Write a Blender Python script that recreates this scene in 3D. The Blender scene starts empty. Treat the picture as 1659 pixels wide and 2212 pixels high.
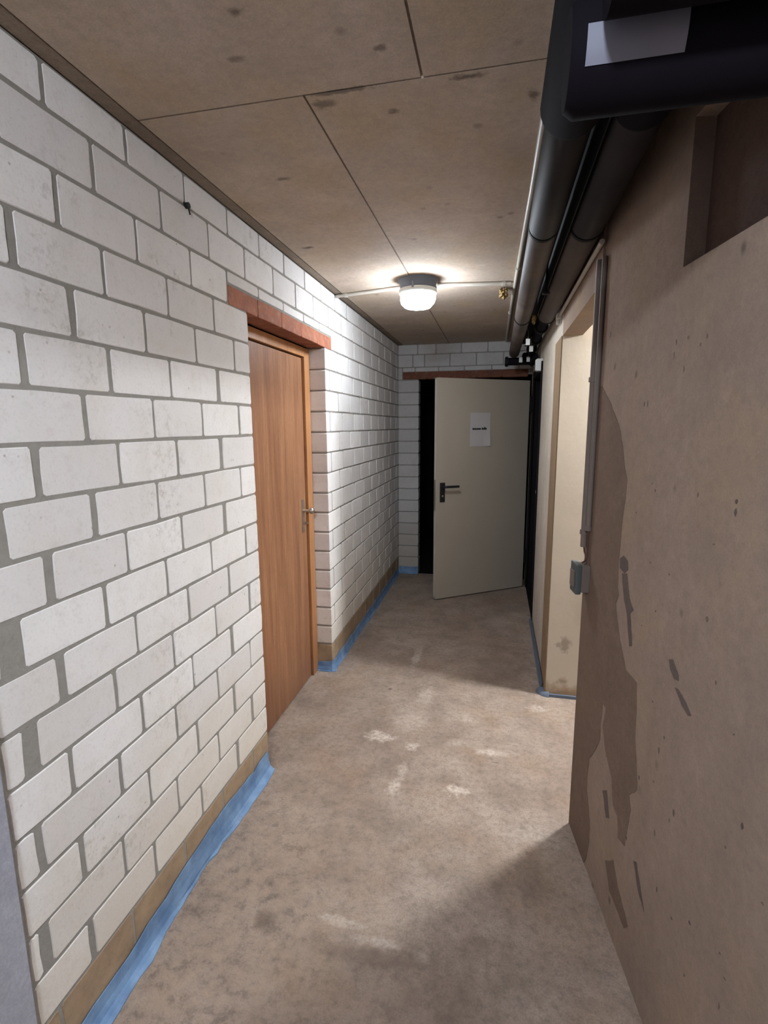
import bpy, bmesh, math, random
from mathutils import Vector, Matrix
from mathutils.geometry import tessellate_polygon
random.seed(7)
S = bpy.context.scene
COL = S.collection

# ------------------------------------------------------------ camera, world, exposure
def setup_camera():
    f, pitch, yaw, roll = 1104.366, -0.166929, 0.216257, -0.006937
    cz, sz, cp, sp, cr, sr = (math.cos(yaw), math.sin(yaw), math.cos(pitch), math.sin(pitch),
                              math.cos(roll), math.sin(roll))
    fw = Vector((-sz*cp, cz*cp, sp)); r = Vector((cz, sz, 0)); u = r.cross(fw)
    right = cr*r + sr*u; up = -sr*r + cr*u
    cd = bpy.data.cameras.new('camera'); co = bpy.data.objects.new('camera', cd); COL.objects.link(co)
    cd.sensor_fit = 'HORIZONTAL'; cd.sensor_width = 36.0; cd.lens = f/1659*36.0
    cd.clip_start = 0.02; cd.clip_end = 100
    m = Matrix.Identity(4)
    for i in range(3):
        m[i][0] = right[i]; m[i][1] = up[i]; m[i][2] = -fw[i]
    m.translation = Vector((1.0177, 0.0, 1.5967))
    co.matrix_world = m
    S.camera = co
setup_camera()
w = bpy.data.worlds.new('world'); S.world = w; w.use_nodes = True
w.node_tree.nodes['Background'].inputs[0].default_value = (0, 0, 0, 1)
w.node_tree.nodes['Background'].inputs[1].default_value = 0.0
S.view_settings.view_transform = 'Standard'; S.view_settings.look = 'None'
S.view_settings.gamma = 1.0; S.view_settings.use_curve_mapping = False
S.view_settings.exposure = 1.42
LAMP_CORRIDOR = 48.0      # emission of the corridor lamp's glass
LAMP_PASSAGE = 260.0       # emission of the side-passage lamp's glass
LAMP_BEHIND = 155.0        # emission of the corridor lamp behind the viewer

# ------------------------------------------------------------ dimensions (metres)
CEIL = 2.41; LZ = 2.06; CH = 0.125; BL = 0.2665
Y0, YN, YF, YE = 0.795, 2.036, 3.016, 5.352      # brick start, near jamb, far jamb, end wall
XR = 1.344; BT = 0.115

# ------------------------------------------------------------ helpers
def lin(c):
    c = c/255.0
    return c/12.92 if c <= 0.04045 else ((c+0.055)/1.055)**2.4
def rgb(r, g, b): return (lin(r), lin(g), lin(b), 1.0)

def tag(o, label=None, cat=None, group=None, kind=None):
    if label: o['label'] = label
    if cat: o['category'] = cat
    if group: o['group'] = group
    if kind: o['kind'] = kind
    return o

def empty(name, loc=(0, 0, 0), rz=0.0):
    o = bpy.data.objects.new(name, None); COL.objects.link(o)
    o.location = loc; o.rotation_euler = (0, 0, rz); o.empty_display_size = 0.05
    return o

class MB:
    def __init__(s): s.v = []; s.f = []; s.sm = []
    def add(s, vs, fs, smooth=False):
        k = len(s.v); s.v += [tuple(v) for v in vs]
        s.f += [tuple(i+k for i in f) for f in fs]; s.sm += [smooth]*len(fs); return s
    def box(s, x0, x1, y0, y1, z0, z1, b=0.0):
        if b <= 0:
            vs = [(x, y, z) for x in (x0, x1) for y in (y0, y1) for z in (z0, z1)]
            return s.add(vs, [(0, 1, 3, 2), (4, 6, 7, 5), (0, 4, 5, 1), (2, 3, 7, 6), (0, 2, 6, 4), (1, 5, 7, 3)])
        bm = bmesh.new(); bmesh.ops.create_cube(bm, size=1)
        for v in bm.verts:
            v.co = Vector(((x0+x1)/2+v.co.x*(x1-x0), (y0+y1)/2+v.co.y*(y1-y0), (z0+z1)/2+v.co.z*(z1-z0)))
        bmesh.ops.bevel(bm, geom=bm.edges[:], offset=b, segments=2, profile=0.7, affect='EDGES')
        bm.verts.index_update()
        s.add([v.co[:] for v in bm.verts], [[v.index for v in f.verts] for f in bm.faces]); bm.free(); return s
    def tube(s, pts, r, n=12, caps=True):
        pts = [Vector(p) for p in pts]; rs = r if isinstance(r, (list, tuple)) else [r]*len(pts)
        rings = []; prev = None
        for i, p in enumerate(pts):
            a = pts[max(i-1, 0)]; b = pts[min(i+1, len(pts)-1)]
            t = (b-a)
            if t.length < 1e-9: t = prev[0]
            t = t.normalized()
            if prev is None:
                ref = Vector((0, 0, 1)) if abs(t.z) < 0.9 else Vector((1, 0, 0))
                e1 = t.cross(ref).normalized()
            else:
                e1 = (prev[1]-t*prev[1].dot(t)).normalized()
            e2 = t.cross(e1); prev = (t, e1)
            rings.append([p+rs[i]*(math.cos(2*math.pi*k/n)*e1+math.sin(2*math.pi*k/n)*e2) for k in range(n)])
        vs = [v for r_ in rings for v in r_]; fs = []
        for i in range(len(rings)-1):
            for k in range(n):
                k2 = (k+1) % n
                fs.append((i*n+k, i*n+k2, (i+1)*n+k2, (i+1)*n+k))
        s.add(vs, fs, True)
        if caps:
            s.add(rings[0], [tuple(reversed(range(n)))]); s.add(rings[-1], [tuple(range(n))])
        return s
    def lathe(s, prof, c=(0, 0, 0), n=32, smooth=True, close=True):
        vs = [(c[0]+r*math.cos(2*math.pi*k/n), c[1]+r*math.sin(2*math.pi*k/n), c[2]+z) for r, z in prof for k in range(n)]
        fs = [(i*n+k, i*n+(k+1) % n, (i+1)*n+(k+1) % n, (i+1)*n+k) for i in range(len(prof)-1) for k in range(n)]
        s.add(vs, fs, smooth)
        if close:
            s.add(vs[:n], [tuple(reversed(range(n)))]); s.add(vs[-n:], [tuple(range(n))])
        return s
    def mesh(s, name, mat, mw=None):
        me = bpy.data.meshes.new(name)
        vs = s.v if mw is None else [tuple(mw @ Vector(v)) for v in s.v]
        me.from_pydata(vs, [], s.f); me.update()
        bm = bmesh.new(); bm.from_mesh(me); bmesh.ops.recalc_face_normals(bm, faces=bm.faces); bm.to_mesh(me); bm.free()
        for p, q in zip(me.polygons, s.sm): p.use_smooth = q
        if mat: me.materials.append(mat)
        return me
    def build(s, name, mat, parent=None, mw=None):
        o = bpy.data.objects.new(name, s.mesh(name, mat, mw)); COL.objects.link(o)
        if parent: o.parent = parent
        return o

def struct(name, mb, mat, label, cat, mw=None):
    return tag(mb.build(name, mat, None, mw), label, cat, kind='structure')

# ------------------------------------------------------------ materials
class NT:
    def __init__(s, name):
        s.m = bpy.data.materials.new(name); s.m.use_nodes = True; s.t = s.m.node_tree
        s.b = s.t.nodes['Principled BSDF']; s.pos = s.n('ShaderNodeNewGeometry').outputs['Position']
    def n(s, ty, **kw):
        nd = s.t.nodes.new(ty)
        for k, v in kw.items(): setattr(nd, k, v)
        return nd
    def put(s, sock, v):
        if hasattr(v, 'is_output'): s.t.links.new(v, sock)
        else: sock.default_value = v
    def mapping(s, scale, vec=None):
        m = s.n('ShaderNodeVectorMath', operation='MULTIPLY'); s.put(m.inputs[0], vec or s.pos); s.put(m.inputs[1], scale)
        return m.outputs[0]
    def noise(s, scale, detail=4, rough=0.55, vec=None, dist=0.0):
        nd = s.n('ShaderNodeTexNoise'); s.put(nd.inputs['Vector'], vec or s.pos)
        nd.inputs['Scale'].default_value = scale; nd.inputs['Detail'].default_value = detail
        nd.inputs['Roughness'].default_value = rough; nd.inputs['Distortion'].default_value = dist
        return nd.outputs['Fac']
    def voro(s, scale, vec=None, out='Distance', feature='F1'):
        nd = s.n('ShaderNodeTexVoronoi', feature=feature); s.put(nd.inputs['Vector'], vec or s.pos); nd.inputs['Scale'].default_value = scale
        return nd.outputs[out]
    def ramp(s, v, a, b, lo=0.0, hi=1.0):
        nd = s.n('ShaderNodeMapRange'); s.put(nd.inputs[0], v); nd.inputs[1].default_value = a; nd.inputs[2].default_value = b
        nd.inputs[3].default_value = lo; nd.inputs[4].default_value = hi; nd.clamp = True
        return nd.outputs[0]
    def math(s, op, a, b=0.0):
        nd = s.n('ShaderNodeMath', operation=op); s.put(nd.inputs[0], a); s.put(nd.inputs[1], b); return nd.outputs[0]
    def mix(s, fac, a, b, mode='MIX'):
        nd = s.n('ShaderNodeMix', data_type='RGBA', blend_type=mode)
        s.put(nd.inputs[0], fac); s.put(nd.inputs[6], a); s.put(nd.inputs[7], b); return nd.outputs[2]
    def axis(s, i):
        nd = s.n('ShaderNodeSeparateXYZ'); s.put(nd.inputs[0], s.pos); return nd.outputs[i]
    def spots(s, lst, wob=0.25, wscale=14.0, axes=(1, 1, 0)):
        """mask of blotches: list of (x, y, z, rx, ry, strength); edges broken up by noise"""
        nz = s.noise(wscale, 4, 0.65); tot = None
        for (x, y, z, ra, rb, k) in lst:
            sub = s.n('ShaderNodeVectorMath', operation='SUBTRACT'); s.put(sub.inputs[0], s.pos); sub.inputs[1].default_value = (x, y, z)
            if axes == (1, 1, 0): sc = (1/ra, 1/rb, 0)
            elif axes == (0, 1, 1): sc = (0, 1/ra, 1/rb)
            else: sc = (1/ra, 0, 1/rb)
            ml = s.n('ShaderNodeVectorMath', operation='MULTIPLY'); s.put(ml.inputs[0], sub.outputs[0]); ml.inputs[1].default_value = sc
            ln = s.n('ShaderNodeVectorMath', operation='LENGTH'); s.put(ln.inputs[0], ml.outputs[0])
            d = s.math('ADD', ln.outputs['Value'], s.math('MULTIPLY', s.math('SUBTRACT', nz, 0.5), wob*8))
            v = s.ramp(d, 1.15, 0.45, 0.0, k)
            tot = v if tot is None else s.math('MAXIMUM', tot, v)
        return tot
    def bump(s, h, strength=0.3, dist=0.01):
        nd = s.n('ShaderNodeBump'); nd.inputs['Strength'].default_value = strength; nd.inputs['Distance'].default_value = dist
        s.put(nd.inputs['Height'], h); s.t.links.new(nd.outputs[0], s.b.inputs['Normal'])
    def done(s, col, rough=0.9, spec=0.2, metal=0.0):
        s.put(s.b.inputs['Base Color'], col); s.put(s.b.inputs['Roughness'], rough)
        s.b.inputs['Specular IOR Level'].default_value = spec; s.b.inputs['Metallic'].default_value = metal
        return s.m

def m_plain(name, c, rough=0.5, spec=0.4, metal=0.0, var=0.12, scale=30.0):
    t = NT(name); n = t.noise(scale, 4)
    c2 = tuple(x*(1-var) for x in c[:3])+(1,)
    return t.done(t.mix(n, c2, c), rough, spec, metal)

def m_concrete(name, light, dark, pits=0.35, spots=None, axes=(1, 1, 0), spotcol=None, bump=0.25, fine=60.0, tint=None, pscale=(9, 9, 9), streak=None, mott=1.0):
    t = NT(name)
    sh = lambda c, k: tuple(x*k for x in c[:3])+(1,)
    big = t.noise(1.7, 5, 0.6); mid = t.noise(7.0, 6, 0.7); fn = t.noise(fine, 3, 0.65); gr = t.noise(210.0, 2, 0.6)
    c = t.mix(t.ramp(big, 0.3, 0.7), dark, light)
    c = t.mix(t.ramp(mid, 0.42, 0.72, 0, 0.6*mott), c, sh(light, 0.74))
    c = t.mix(t.ramp(mid, 0.46, 0.3, 0, 0.4*mott), c, sh(light, 1.16))
    if tint: c = t.mix(t.ramp(t.noise(3.3, 4, 0.6, vec=t.mapping((1.3, 0.9, 1.1))), 0.48, 0.7, 0, 0.6), c, tint)
    if streak: c = t.mix(t.ramp(t.noise(1.0, 5, 0.65, vec=t.mapping(streak)), 0.48, 0.7, 0, 0.45), c, sh(dark, 0.82))
    # scattered blow-holes and dark flecks
    pv = t.voro(1.0, t.mapping(pscale)); pm = t.math('MULTIPLY', t.ramp(pv, 0.16, 0.05), t.ramp(t.noise(4.0, 3), 0.48, 0.6))
    c = t.mix(t.math('MULTIPLY', pm, pits), c, sh(dark, 0.35))
    c = t.mix(t.ramp(fn, 0.38, 0.68, 0, 0.3), c, sh(dark, 0.66))
    c = t.mix(t.ramp(gr, 0.4, 0.62, 0, 0.22), c, sh(dark, 0.6))
    if spots: c = t.mix(t.spots(spots, wob=0.34, wscale=34.0, axes=axes), c, spotcol)
    h = t.math('ADD', t.math('MULTIPLY', mid, 0.6), t.math('SUBTRACT', t.math('MULTIPLY', fn, 0.3), t.math('MULTIPLY', pm, 0.5)))
    t.bump(h, bump, 0.008)
    return t.done(c, 0.92, 0.15)

M = {}
def materials():
    # sand-lime brick: near white, faint dirt, damp tan stain near the floor
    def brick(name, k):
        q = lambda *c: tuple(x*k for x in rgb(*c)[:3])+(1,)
        t = NT(name)
        oi = t.n('ShaderNodeObjectInfo').outputs['Random']
        c = t.mix(oi, q(212, 207, 205), q(231, 227, 225))
        c = t.mix(t.ramp(t.noise(5.0, 5, 0.6), 0.45, 0.75, 0, 0.45), c, q(204, 195, 184))
        c = t.mix(t.ramp(t.noise(24.0, 5, 0.75), 0.52, 0.78, 0, 0.34), c, q(176, 167, 158))
        c = t.mix(t.ramp(t.noise(130.0, 3, 0.7), 0.52, 0.75, 0, 0.3), c, q(170, 162, 156))
        pv = t.voro(26.0); c = t.mix(t.math('MULTIPLY', t.ramp(pv, 0.12, 0.03), t.ramp(t.noise(6.0, 2), 0.52, 0.6, 0, 0.7)), c, q(116, 106, 98))
        # mortar smears creeping over some faces
        sm = t.math('MULTIPLY', t.ramp(t.noise(3.2, 3), 0.56, 0.66), t.ramp(t.noise(34.0, 5, 0.8), 0.5, 0.62, 0, 0.4)); c = t.mix(sm, c, q(152, 145, 136))
        zz = t.math('ADD', t.axis(2), t.math('MULTIPLY', t.math('SUBTRACT', t.noise(4.0, 4), 0.5), 0.5))
        c = t.mix(t.ramp(zz, 0.75, 0.1, 0, 0.42), c, q(194, 176, 146))
        t.bump(t.noise(90.0, 3), 0.15, 0.004)
        return t.done(c, 0.85, 0.2)
    M['brick'] = brick('sand_lime_brick', 1.0); M['brick_end'] = brick('darker_sand_lime_brick', 0.66)  # end-wall copy: every brick colour evenly darkened
    t = NT('damp_brick')
    c = t.mix(t.ramp(t.noise(9.0, 5), 0.35, 0.7), rgb(164, 140, 114), rgb(138, 116, 94))
    c = t.mix(t.ramp(t.noise(30.0, 4), 0.5, 0.8, 0, 0.5), c, rgb(118, 96, 76))
    t.bump(t.noise(70.0, 3), 0.2, 0.005)
    M['damp'] = t.done(c, 0.8, 0.25)
    t = NT('mortar')
    c = t.mix(t.noise(40.0, 4), rgb(128, 123, 116), rgb(154, 149, 143))
    t.bump(t.noise(120.0, 4), 0.4, 0.006)
    M['mortar'] = t.done(c, 0.95, 0.1)
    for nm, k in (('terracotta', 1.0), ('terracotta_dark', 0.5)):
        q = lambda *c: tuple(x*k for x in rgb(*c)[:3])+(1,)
        t = NT(nm)
        c = t.mix(t.ramp(t.noise(11.0, 5, 0.65), 0.35, 0.7), q(166, 106, 82), q(136, 90, 74))
        c = t.mix(t.ramp(t.noise(30.0, 4), 0.52, 0.75, 0, 0.6), c, q(172, 136, 116))
        t.bump(t.noise(60.0, 3), 0.25, 0.006)
        M[nm] = t.done(c, 0.85, 0.2)
    dark_spots = [(0.483, 1.077, 2.41, .018, .012, .65), (0.743, 1.238, 2.41, .016, .012, .6), (1.08, 1.481, 2.41, .014, .024, .65),
                  (0.561, 1.399, 2.41, .03, .02, .6), (0.729, 1.464, 2.41, .015, .015, .6), (0.14, 2.397, 2.41, .03, .014, .7),
                  (0.925, 1.375, 2.41, .04, .012, .7), (.42, 1.2, 2.41, .02, .012, .5), (.3, 1.75, 2.41, .02, .012, .5), (.62, 1.36, 2.41, .08, .01, .6)]
    M['ceiling'] = m_concrete('ceiling_concrete', rgb(204, 187, 171), rgb(177, 160, 145), 0.6, dark_spots, (1, 1, 0), rgb(66, 58, 52), 0.22, 55.0, rgb(186, 164, 132))
    M['ceiling_dark'] = m_concrete('ceiling_joint_concrete', rgb(160, 144, 128), rgb(126, 113, 101), 0.5, None, bump=0.4)
    M['wall_right'] = m_concrete('right_wall_concrete', rgb(157, 136, 120), rgb(140, 121, 107), 0.8, None, bump=0.3, fine=45.0, tint=rgb(160, 136, 110), pscale=(13, 13, 9), streak=(5, 5, 1.1))
    M['bare'] = m_concrete('bare_concrete', rgb(127, 106, 91), rgb(111, 93, 80), 0.4, None, bump=0.2, fine=50.0)
    M['mark'] = m_concrete('dark_mark', rgb(112, 97, 88), rgb(92, 80, 74), 0.3, None, bump=0.3)
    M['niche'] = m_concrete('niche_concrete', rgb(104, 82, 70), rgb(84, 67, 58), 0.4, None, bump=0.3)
    M['pier'] = m_concrete('pier_plaster', rgb(176, 176, 184), rgb(154, 154, 166), 0.3, None, bump=0.2)
    M['far_wall'] = m_concrete('far_wall_paint', rgb(206, 194, 178), rgb(188, 176, 161), 0.3, None, bump=0.12)
    M['band'] = m_concrete('brown_band', rgb(150, 126, 100), rgb(130, 108, 86), 0.4, None, bump=0.2)
    # cream wall with a splash of dirt at its foot
    t = NT('cream_wall')
    c = t.mix(t.ramp(t.noise(2.5, 5), 0.3, 0.7), rgb(174, 162, 146), rgb(185, 172, 155))
    c = t.mix(t.ramp(t.noise(30.0, 4), 0.55, 0.8, 0, 0.3), c, rgb(176, 156, 128))
    zz = t.math('ADD', t.axis(2), t.math('MULTIPLY', t.math('SUBTRACT', t.noise(16.0, 5), 0.5), 0.22))
    c = t.mix(t.ramp(zz, 0.12, 0.03, 0, 0.8), c, rgb(128, 100, 68))
    c = t.mix(t.spots([(1.44, 2.97, .33, .03, .05, .6), (1.40, 2.97, .33, .02, .02, .5), (1.43, 2.97, .1, .03, .012, .5)], 0.35, 40.0, (1, 0, 1)), c, rgb(110, 98, 86))
    t.bump(t.noise(40.0, 4), 0.12, 0.006)
    M['cream'] = t.done(c, 0.8, 0.25)
    # floor: trowelled screed, rough at the left, salt bloom and dirt
    t = NT('floor_screed')
    big = t.noise(1.6, 5, 0.6); mid = t.noise(6.0, 6, 0.7); fn = t.noise(42.0, 4, 0.65); ag = t.noise(19.0, 5, 0.7)
    c = t.mix(t.ramp(big, 0.32, 0.68), rgb(140, 122, 109), rgb(167, 150, 136))
    c = t.mix(t.ramp(mid, 0.42, 0.68, 0, 0.7), c, rgb(112, 96, 84)); c = t.mix(t.ramp(t.noise(2.7, 4, 0.6, vec=t.mapping((1, 1, 1))), 0.5, 0.68, 0, 0.4), c, rgb(152, 124, 98))
    c = t.mix(t.ramp(fn, 0.46, 0.7, 0, 0.45), c, rgb(92, 78, 69)); c = t.mix(t.ramp(t.noise(160.0, 3, 0.7), 0.42, 0.66, 0, 0.35), c, rgb(88, 74, 66))
    rough_zone = t.spots([(0.1, 1.2, 0, .62, .95, 1.0), (.55, .75, 0, .55, .55, .8)], 0.12, 3.0)
    c = t.mix(t.math('MULTIPLY', rough_zone, t.ramp(ag, 0.4, 0.62, 0, 0.75)), c, rgb(160, 138, 120))
    c = t.mix(t.math('MULTIPLY', rough_zone, t.ramp(ag, 0.46, 0.34, 0, 0.6)), c, rgb(108, 90, 78))
    bloom = t.spots([(0.464, 2.374, 0, .085, .05, .75), (0.644, 2.323, 0, .04, .035, .6), (0.61, 2.015, 0, .03, .07, .6), (0.63, 2.12, 0, .025, .07, .4),
                     (0.886, 2.048, 0, .05, .04, .75), (1.021, 2.353, 0, .08, .03, .5), (0.9, 2.4, 0, .09, .04, .3), (0.6, 2.55, 0, .10, .12, .3), (0.878, 2.635, 0, .10, .06, .28),
                     (0.514, 3.323, 0, .03, .18, .5), (0.644, 2.84, 0, .06, .12, .35), (1.286, 2.815, 0, .07, .04, .4), (0.565, 1.36, 0, .09, .02, .45), (0.70, 1.32, 0, .09, .018, .4),
                     (.84, 1.31, 0, .03, .03, .4), (1.2, 1.86, 0, .12, .05, .3)], 0.3, 26.0)
    c = t.mix(t.math('MULTIPLY', bloom, t.ramp(t.noise(50.0, 4, 0.7), 0.35, 0.6, 0.1, 0.85)), c, rgb(212, 198, 184))
    dirt = t.spots([(0.314, 1.316, 0, .035, .04, .6), (0.68, 1.27, 0, .2, .03, .4), (1.18, 1.68, 0, .06, .12, .35), (.75, 3.6, 0, .5, .6, .12), (1.1, 3.3, 0, .2, .35, .35),
                    (.42, 2.86, 0, .012, .012, .8), (1.06, 2.28, 0, .03, .006, .7), (.95, 1.2, 0, .2, .2, .3), (-.03, 2.02, 0, .06, .14, .4)], 0.22, 9.0)
    c = t.mix(dirt, c, rgb(86, 70, 60))
    h = t.math('ADD', t.math('MULTIPLY', t.math('MULTIPLY', ag, rough_zone), 1.2), t.math('ADD', t.math('MULTIPLY', mid, 0.5), t.math('MULTIPLY', fn, 0.18)))
    t.bump(h, 0.7, 0.014)
    M['floor'] = t.done(c, 0.78, 0.3)
    M['dark_room'] = m_plain('unlit_black', (0.012, 0.010, 0.010, 1), 0.95, 0.05)  # near-black colour stands in for the darkness of the unlit rooms
    # blue waterproof strip
    t = NT('blue_membrane')
    c = t.mix(t.ramp(t.noise(12.0, 4), 0.35, 0.7), rgb(86, 114, 150), rgb(120, 148, 180))
    c = t.mix(t.ramp(t.noise(45.0, 4, 0.7), 0.56, 0.75, 0, 0.5), c, rgb(96, 100, 108))
    t.bump(t.noise(25.0, 3), 0.25, 0.01)
    M['blue'] = t.done(c, 0.6, 0.35)
    M['greyblue'] = m_plain('grey_blue_coating', rgb(96, 104, 118), 0.6, 0.3, 0, 0.3, 25)
    # wood veneer with upright grain
    def wood(name, a, b, d):
        t = NT(name)
        g = t.noise(2.0, 5, 0.6, t.mapping((1, 7.0, 0.5)), 0.5); g2 = t.noise(6.0, 5, 0.7, t.mapping((1, 24.0, 0.5))); g3 = t.noise(30.0, 3, 0.7, t.mapping((1, 8.0, 1.2)))
        c = t.mix(t.ramp(g, 0.32, 0.66), a, b)
        c = t.mix(t.ramp(g2, 0.46, 0.68, 0, 0.6), c, d)
        c = t.mix(t.ramp(g3, 0.45, 0.7, 0, 0.4), c, d)
        dirt = t.ramp(t.math('ADD', t.axis(2), t.math('MULTIPLY', t.noise(8.0, 4), 0.3)), 0.5, 0.15, 0, 0.45)
        c = t.mix(dirt, c, rgb(92, 62, 48))
        t.bump(g2, 0.1, 0.004)
        return t.done(c, 0.5, 0.35)
    M['wood'] = wood('door_veneer', rgb(168, 122, 88), rgb(137, 92, 64), rgb(108, 71, 52))
    M['frame'] = wood('door_frame_wood', rgb(186, 134, 88), rgb(164, 112, 72), rgb(146, 98, 64))
    M['steel_paint'] = m_plain('grey_beige_steel', rgb(166, 155, 140), 0.5, 0.35, 0, 0.1, 4)
    M['steel_edge'] = m_plain('pale_steel_edge', rgb(190, 184, 170), 0.45, 0.4, 0, 0.08, 6)
    M['black_frame'] = m_plain('black_steel_frame', (0.010, 0.009, 0.010, 1), 0.8, 0.1)
    M['black_plastic'] = m_plain('black_plastic', (0.012, 0.012, 0.013, 1), 0.4, 0.4)
    M['metal'] = m_plain('brushed_metal', rgb(186, 178, 164), 0.32, 0.5, 0.9, 0.15, 50)
    M['paper'] = m_plain('white_paper', rgb(178, 171, 168), 0.8, 0.2, 0, 0.05, 12)
    M['ink'] = m_plain('black_ink', (0.02, 0.02, 0.02, 1), 0.8, 0.1)
    M['conduit'] = m_plain('pale_grey_plastic_tube', rgb(190, 184, 172), 0.45, 0.35, 0, 0.15, 18)
    M['conduit_dull'] = m_plain('dusty_grey_tube', rgb(116, 103, 94), 0.6, 0.25, 0, 0.2, 18)
    t = NT('lagging_jacket')
    c = t.mix(t.ramp(t.noise(4.0, 5, 0.65), 0.35, 0.7), rgb(66, 58, 55), rgb(90, 79, 72))
    c = t.mix(t.ramp(t.noise(11.0, 4), 0.62, 0.74, 0, 0.5), c, rgb(104, 84, 56))
    M['lagging'] = t.done(c, 0.62, 0.25)
    t = NT('dark_lagging_jacket'); c = t.mix(t.ramp(t.noise(5.0, 5), 0.35, 0.7), (0.010, 0.008, 0.010, 1), (0.026, 0.021, 0.021, 1))  # darker than the jacket, for the sleeves nearer the viewer
    M['lagging_mid'] = t.done(c, 0.65, 0.2)
    t = NT('black_lagging'); c = t.mix(t.noise(5.0, 5), (0.004, 0.003, 0.005, 1), (0.009, 0.007, 0.010, 1))  # darkest lagging tone: nearest sleeves, branch, header and valves
    M['lagging_dark'] = t.done(c, 0.85, 0.08)
    M['strap'] = m_plain('black_strap', (0.006, 0.006, 0.007, 1), 0.7, 0.2)
    M['tape'] = m_plain('grey_aluminium_tape', rgb(128, 128, 140), 0.6, 0.3, 0.0, 0.2, 14)
    M['foam'] = m_plain('yellow_foam', rgb(176, 150, 104), 0.95, 0.1, 0, 0.5, 60)
    M['white_plastic'] = m_plain('white_plastic', rgb(206, 206, 200), 0.45, 0.35, 0, 0.08, 20)
    M['box_lid'] = m_plain('dark_grey_lid', rgb(80, 86, 84), 0.5, 0.35, 0, 0.25, 20)
    M['box_base'] = m_plain('beige_box', rgb(112, 99, 91), 0.6, 0.3, 0, 0.15, 20)
    M['lamp_base'] = m_plain('grey_lamp_base', rgb(112, 117, 126), 0.45, 0.35, 0, 0.08, 20)
    M['fly'] = m_plain('black_stub', (0.01, 0.012, 0.01, 1), 0.6, 0.3)
    M['wire'] = m_plain('brown_wire', rgb(92, 60, 52), 0.5, 0.3)
    for nm, colr, st in (('glass_corridor', (0.90, 1.0, 1.10), LAMP_CORRIDOR), ('glass_passage', (0.93, 1.0, 1.05), LAMP_PASSAGE), ('glass_behind', (0.88, 1.0, 1.14), LAMP_BEHIND)):
        t = NT(nm); t.b.inputs['Emission Color'].default_value = colr+(1,); t.b.inputs['Emission Strength'].default_value = st
        M[nm] = t.done(rgb(235, 235, 235), 0.3, 0.5)
materials()

# ------------------------------------------------------------ large structure
struct('floor', MB().box(-.35, 1.75, -1.7, YE+.02, -.12, 0).box(1.75, 2.75, 1.0, 3.0, -.12, 0), M['floor'],
       'worn grey brown screed floor of the corridor with white salt blooms', 'floor')

ceil = struct('ceiling', MB().box(-.25, 1.75, -1.7, YE+.14, CEIL+.006, CEIL+.16), M['ceiling_dark'],
              'brown raw concrete corridor ceiling with board joints', 'ceiling')
g = .003
for (x0, x1, y0, y1) in ((.052, .82-g, -1.7, 1.355-g), (.82+g, 1.75, -1.7, 1.355-g),
                         (.052, .522-g, 1.355+g, YE+.1), (.522+g, 1.75, 1.355+g, YE+.1)):
    MB().box(x0, x1, y0, y1, CEIL, CEIL+.007).build('formwork_panel', M['ceiling'], ceil)
tag(MB().box(.0, .046, .6, YE, CEIL+.002, CEIL+.007).build('edge_strip', M['ceiling_dark'], ceil), 'darker ceiling strip above the brick wall')

# --- brick walls -------------------------------------------------------------
def brick_mesh(wd, ht, dp, rnd, wob=0.0015, lj=0.0, rj=0.0):
    """brick along +x (0..wd), up +z (0..ht), front face at y=0, body to y=dp"""
    c = min(.006, wd*.2); J = lambda k=1.0: rnd.uniform(-wob, wob)*k
    a0, a1 = lj*rnd.random(), lj*rnd.random(); b0, b1 = rj*rnd.random(), rj*rnd.random()
    out = [(c+a0, 0), (wd*.5, J()), (wd-c-b0, 0), (wd-b0, c), (wd-(b0+b1)/2+J(), ht*.5), (wd-b1, ht-c), (wd-c-b1, ht),
           (wd*.5, ht+J()), (c+a1, ht), (a1, ht-c), ((a0+a1)/2+J(), ht*.5), (a0, c)]
    out = [(x+J(.6), z+J(.6)) for x, z in out]
    cx, cz = wd/2, ht/2; ins = .0022
    front = [(x+(ins if x < cx else -ins)*(abs(x-cx) > wd*.1), 0.0, z+(ins if z < cz else -ins)*(abs(z-cz) > ht*.1)) for x, z in out]
    ring = [(x, ins, z) for x, z in out]; back = [(x, dp, z) for x, z in out]
    n = len(out); mb = MB()
    fs = [tuple(range(n))]
    fs += [(i, n+i, n+(i+1) % n, (i+1) % n) for i in range(n)]
    fs += [(n+i, 2*n+i, 2*n+(i+1) % n, n+(i+1) % n) for i in range(n)]
    fs += [tuple(reversed(range(2*n, 3*n)))]
    mb.add(front+ring+back, fs)
    return mb

ML = Matrix(((0, -1, 0, 0), (1, 0, 0, 0), (0, 0, 1, 0), (0, 0, 0, 1)))   # brick x -> +Y, brick depth y -> -X
BR = random.Random(21)
CACHE = {}
def put_brick(parent, mat, wall, a, z, wd, ht, unique=False, lj=0.0, rj=0.0, name='brick', dp=BT-.003):
    key = (mat, wall, round(wd, 3), round(ht, 3), BR.randrange(4))
    if unique or key not in CACHE:
        mb = brick_mesh(wd, ht, dp, BR, .0018 if unique else .0012, lj, rj)
        me = mb.mesh(name, M[mat], ML if wall == 'left' else None)
        if not unique: CACHE[key] = me
    else: me = CACHE[key]
    o = bpy.data.objects.new(name, me); COL.objects.link(o); o.parent = parent
    pr = BR.uniform(-.0008, .0012)
    o.location = (pr, a, z) if wall == 'left' else (a, YE-pr, z)
    return o

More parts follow.
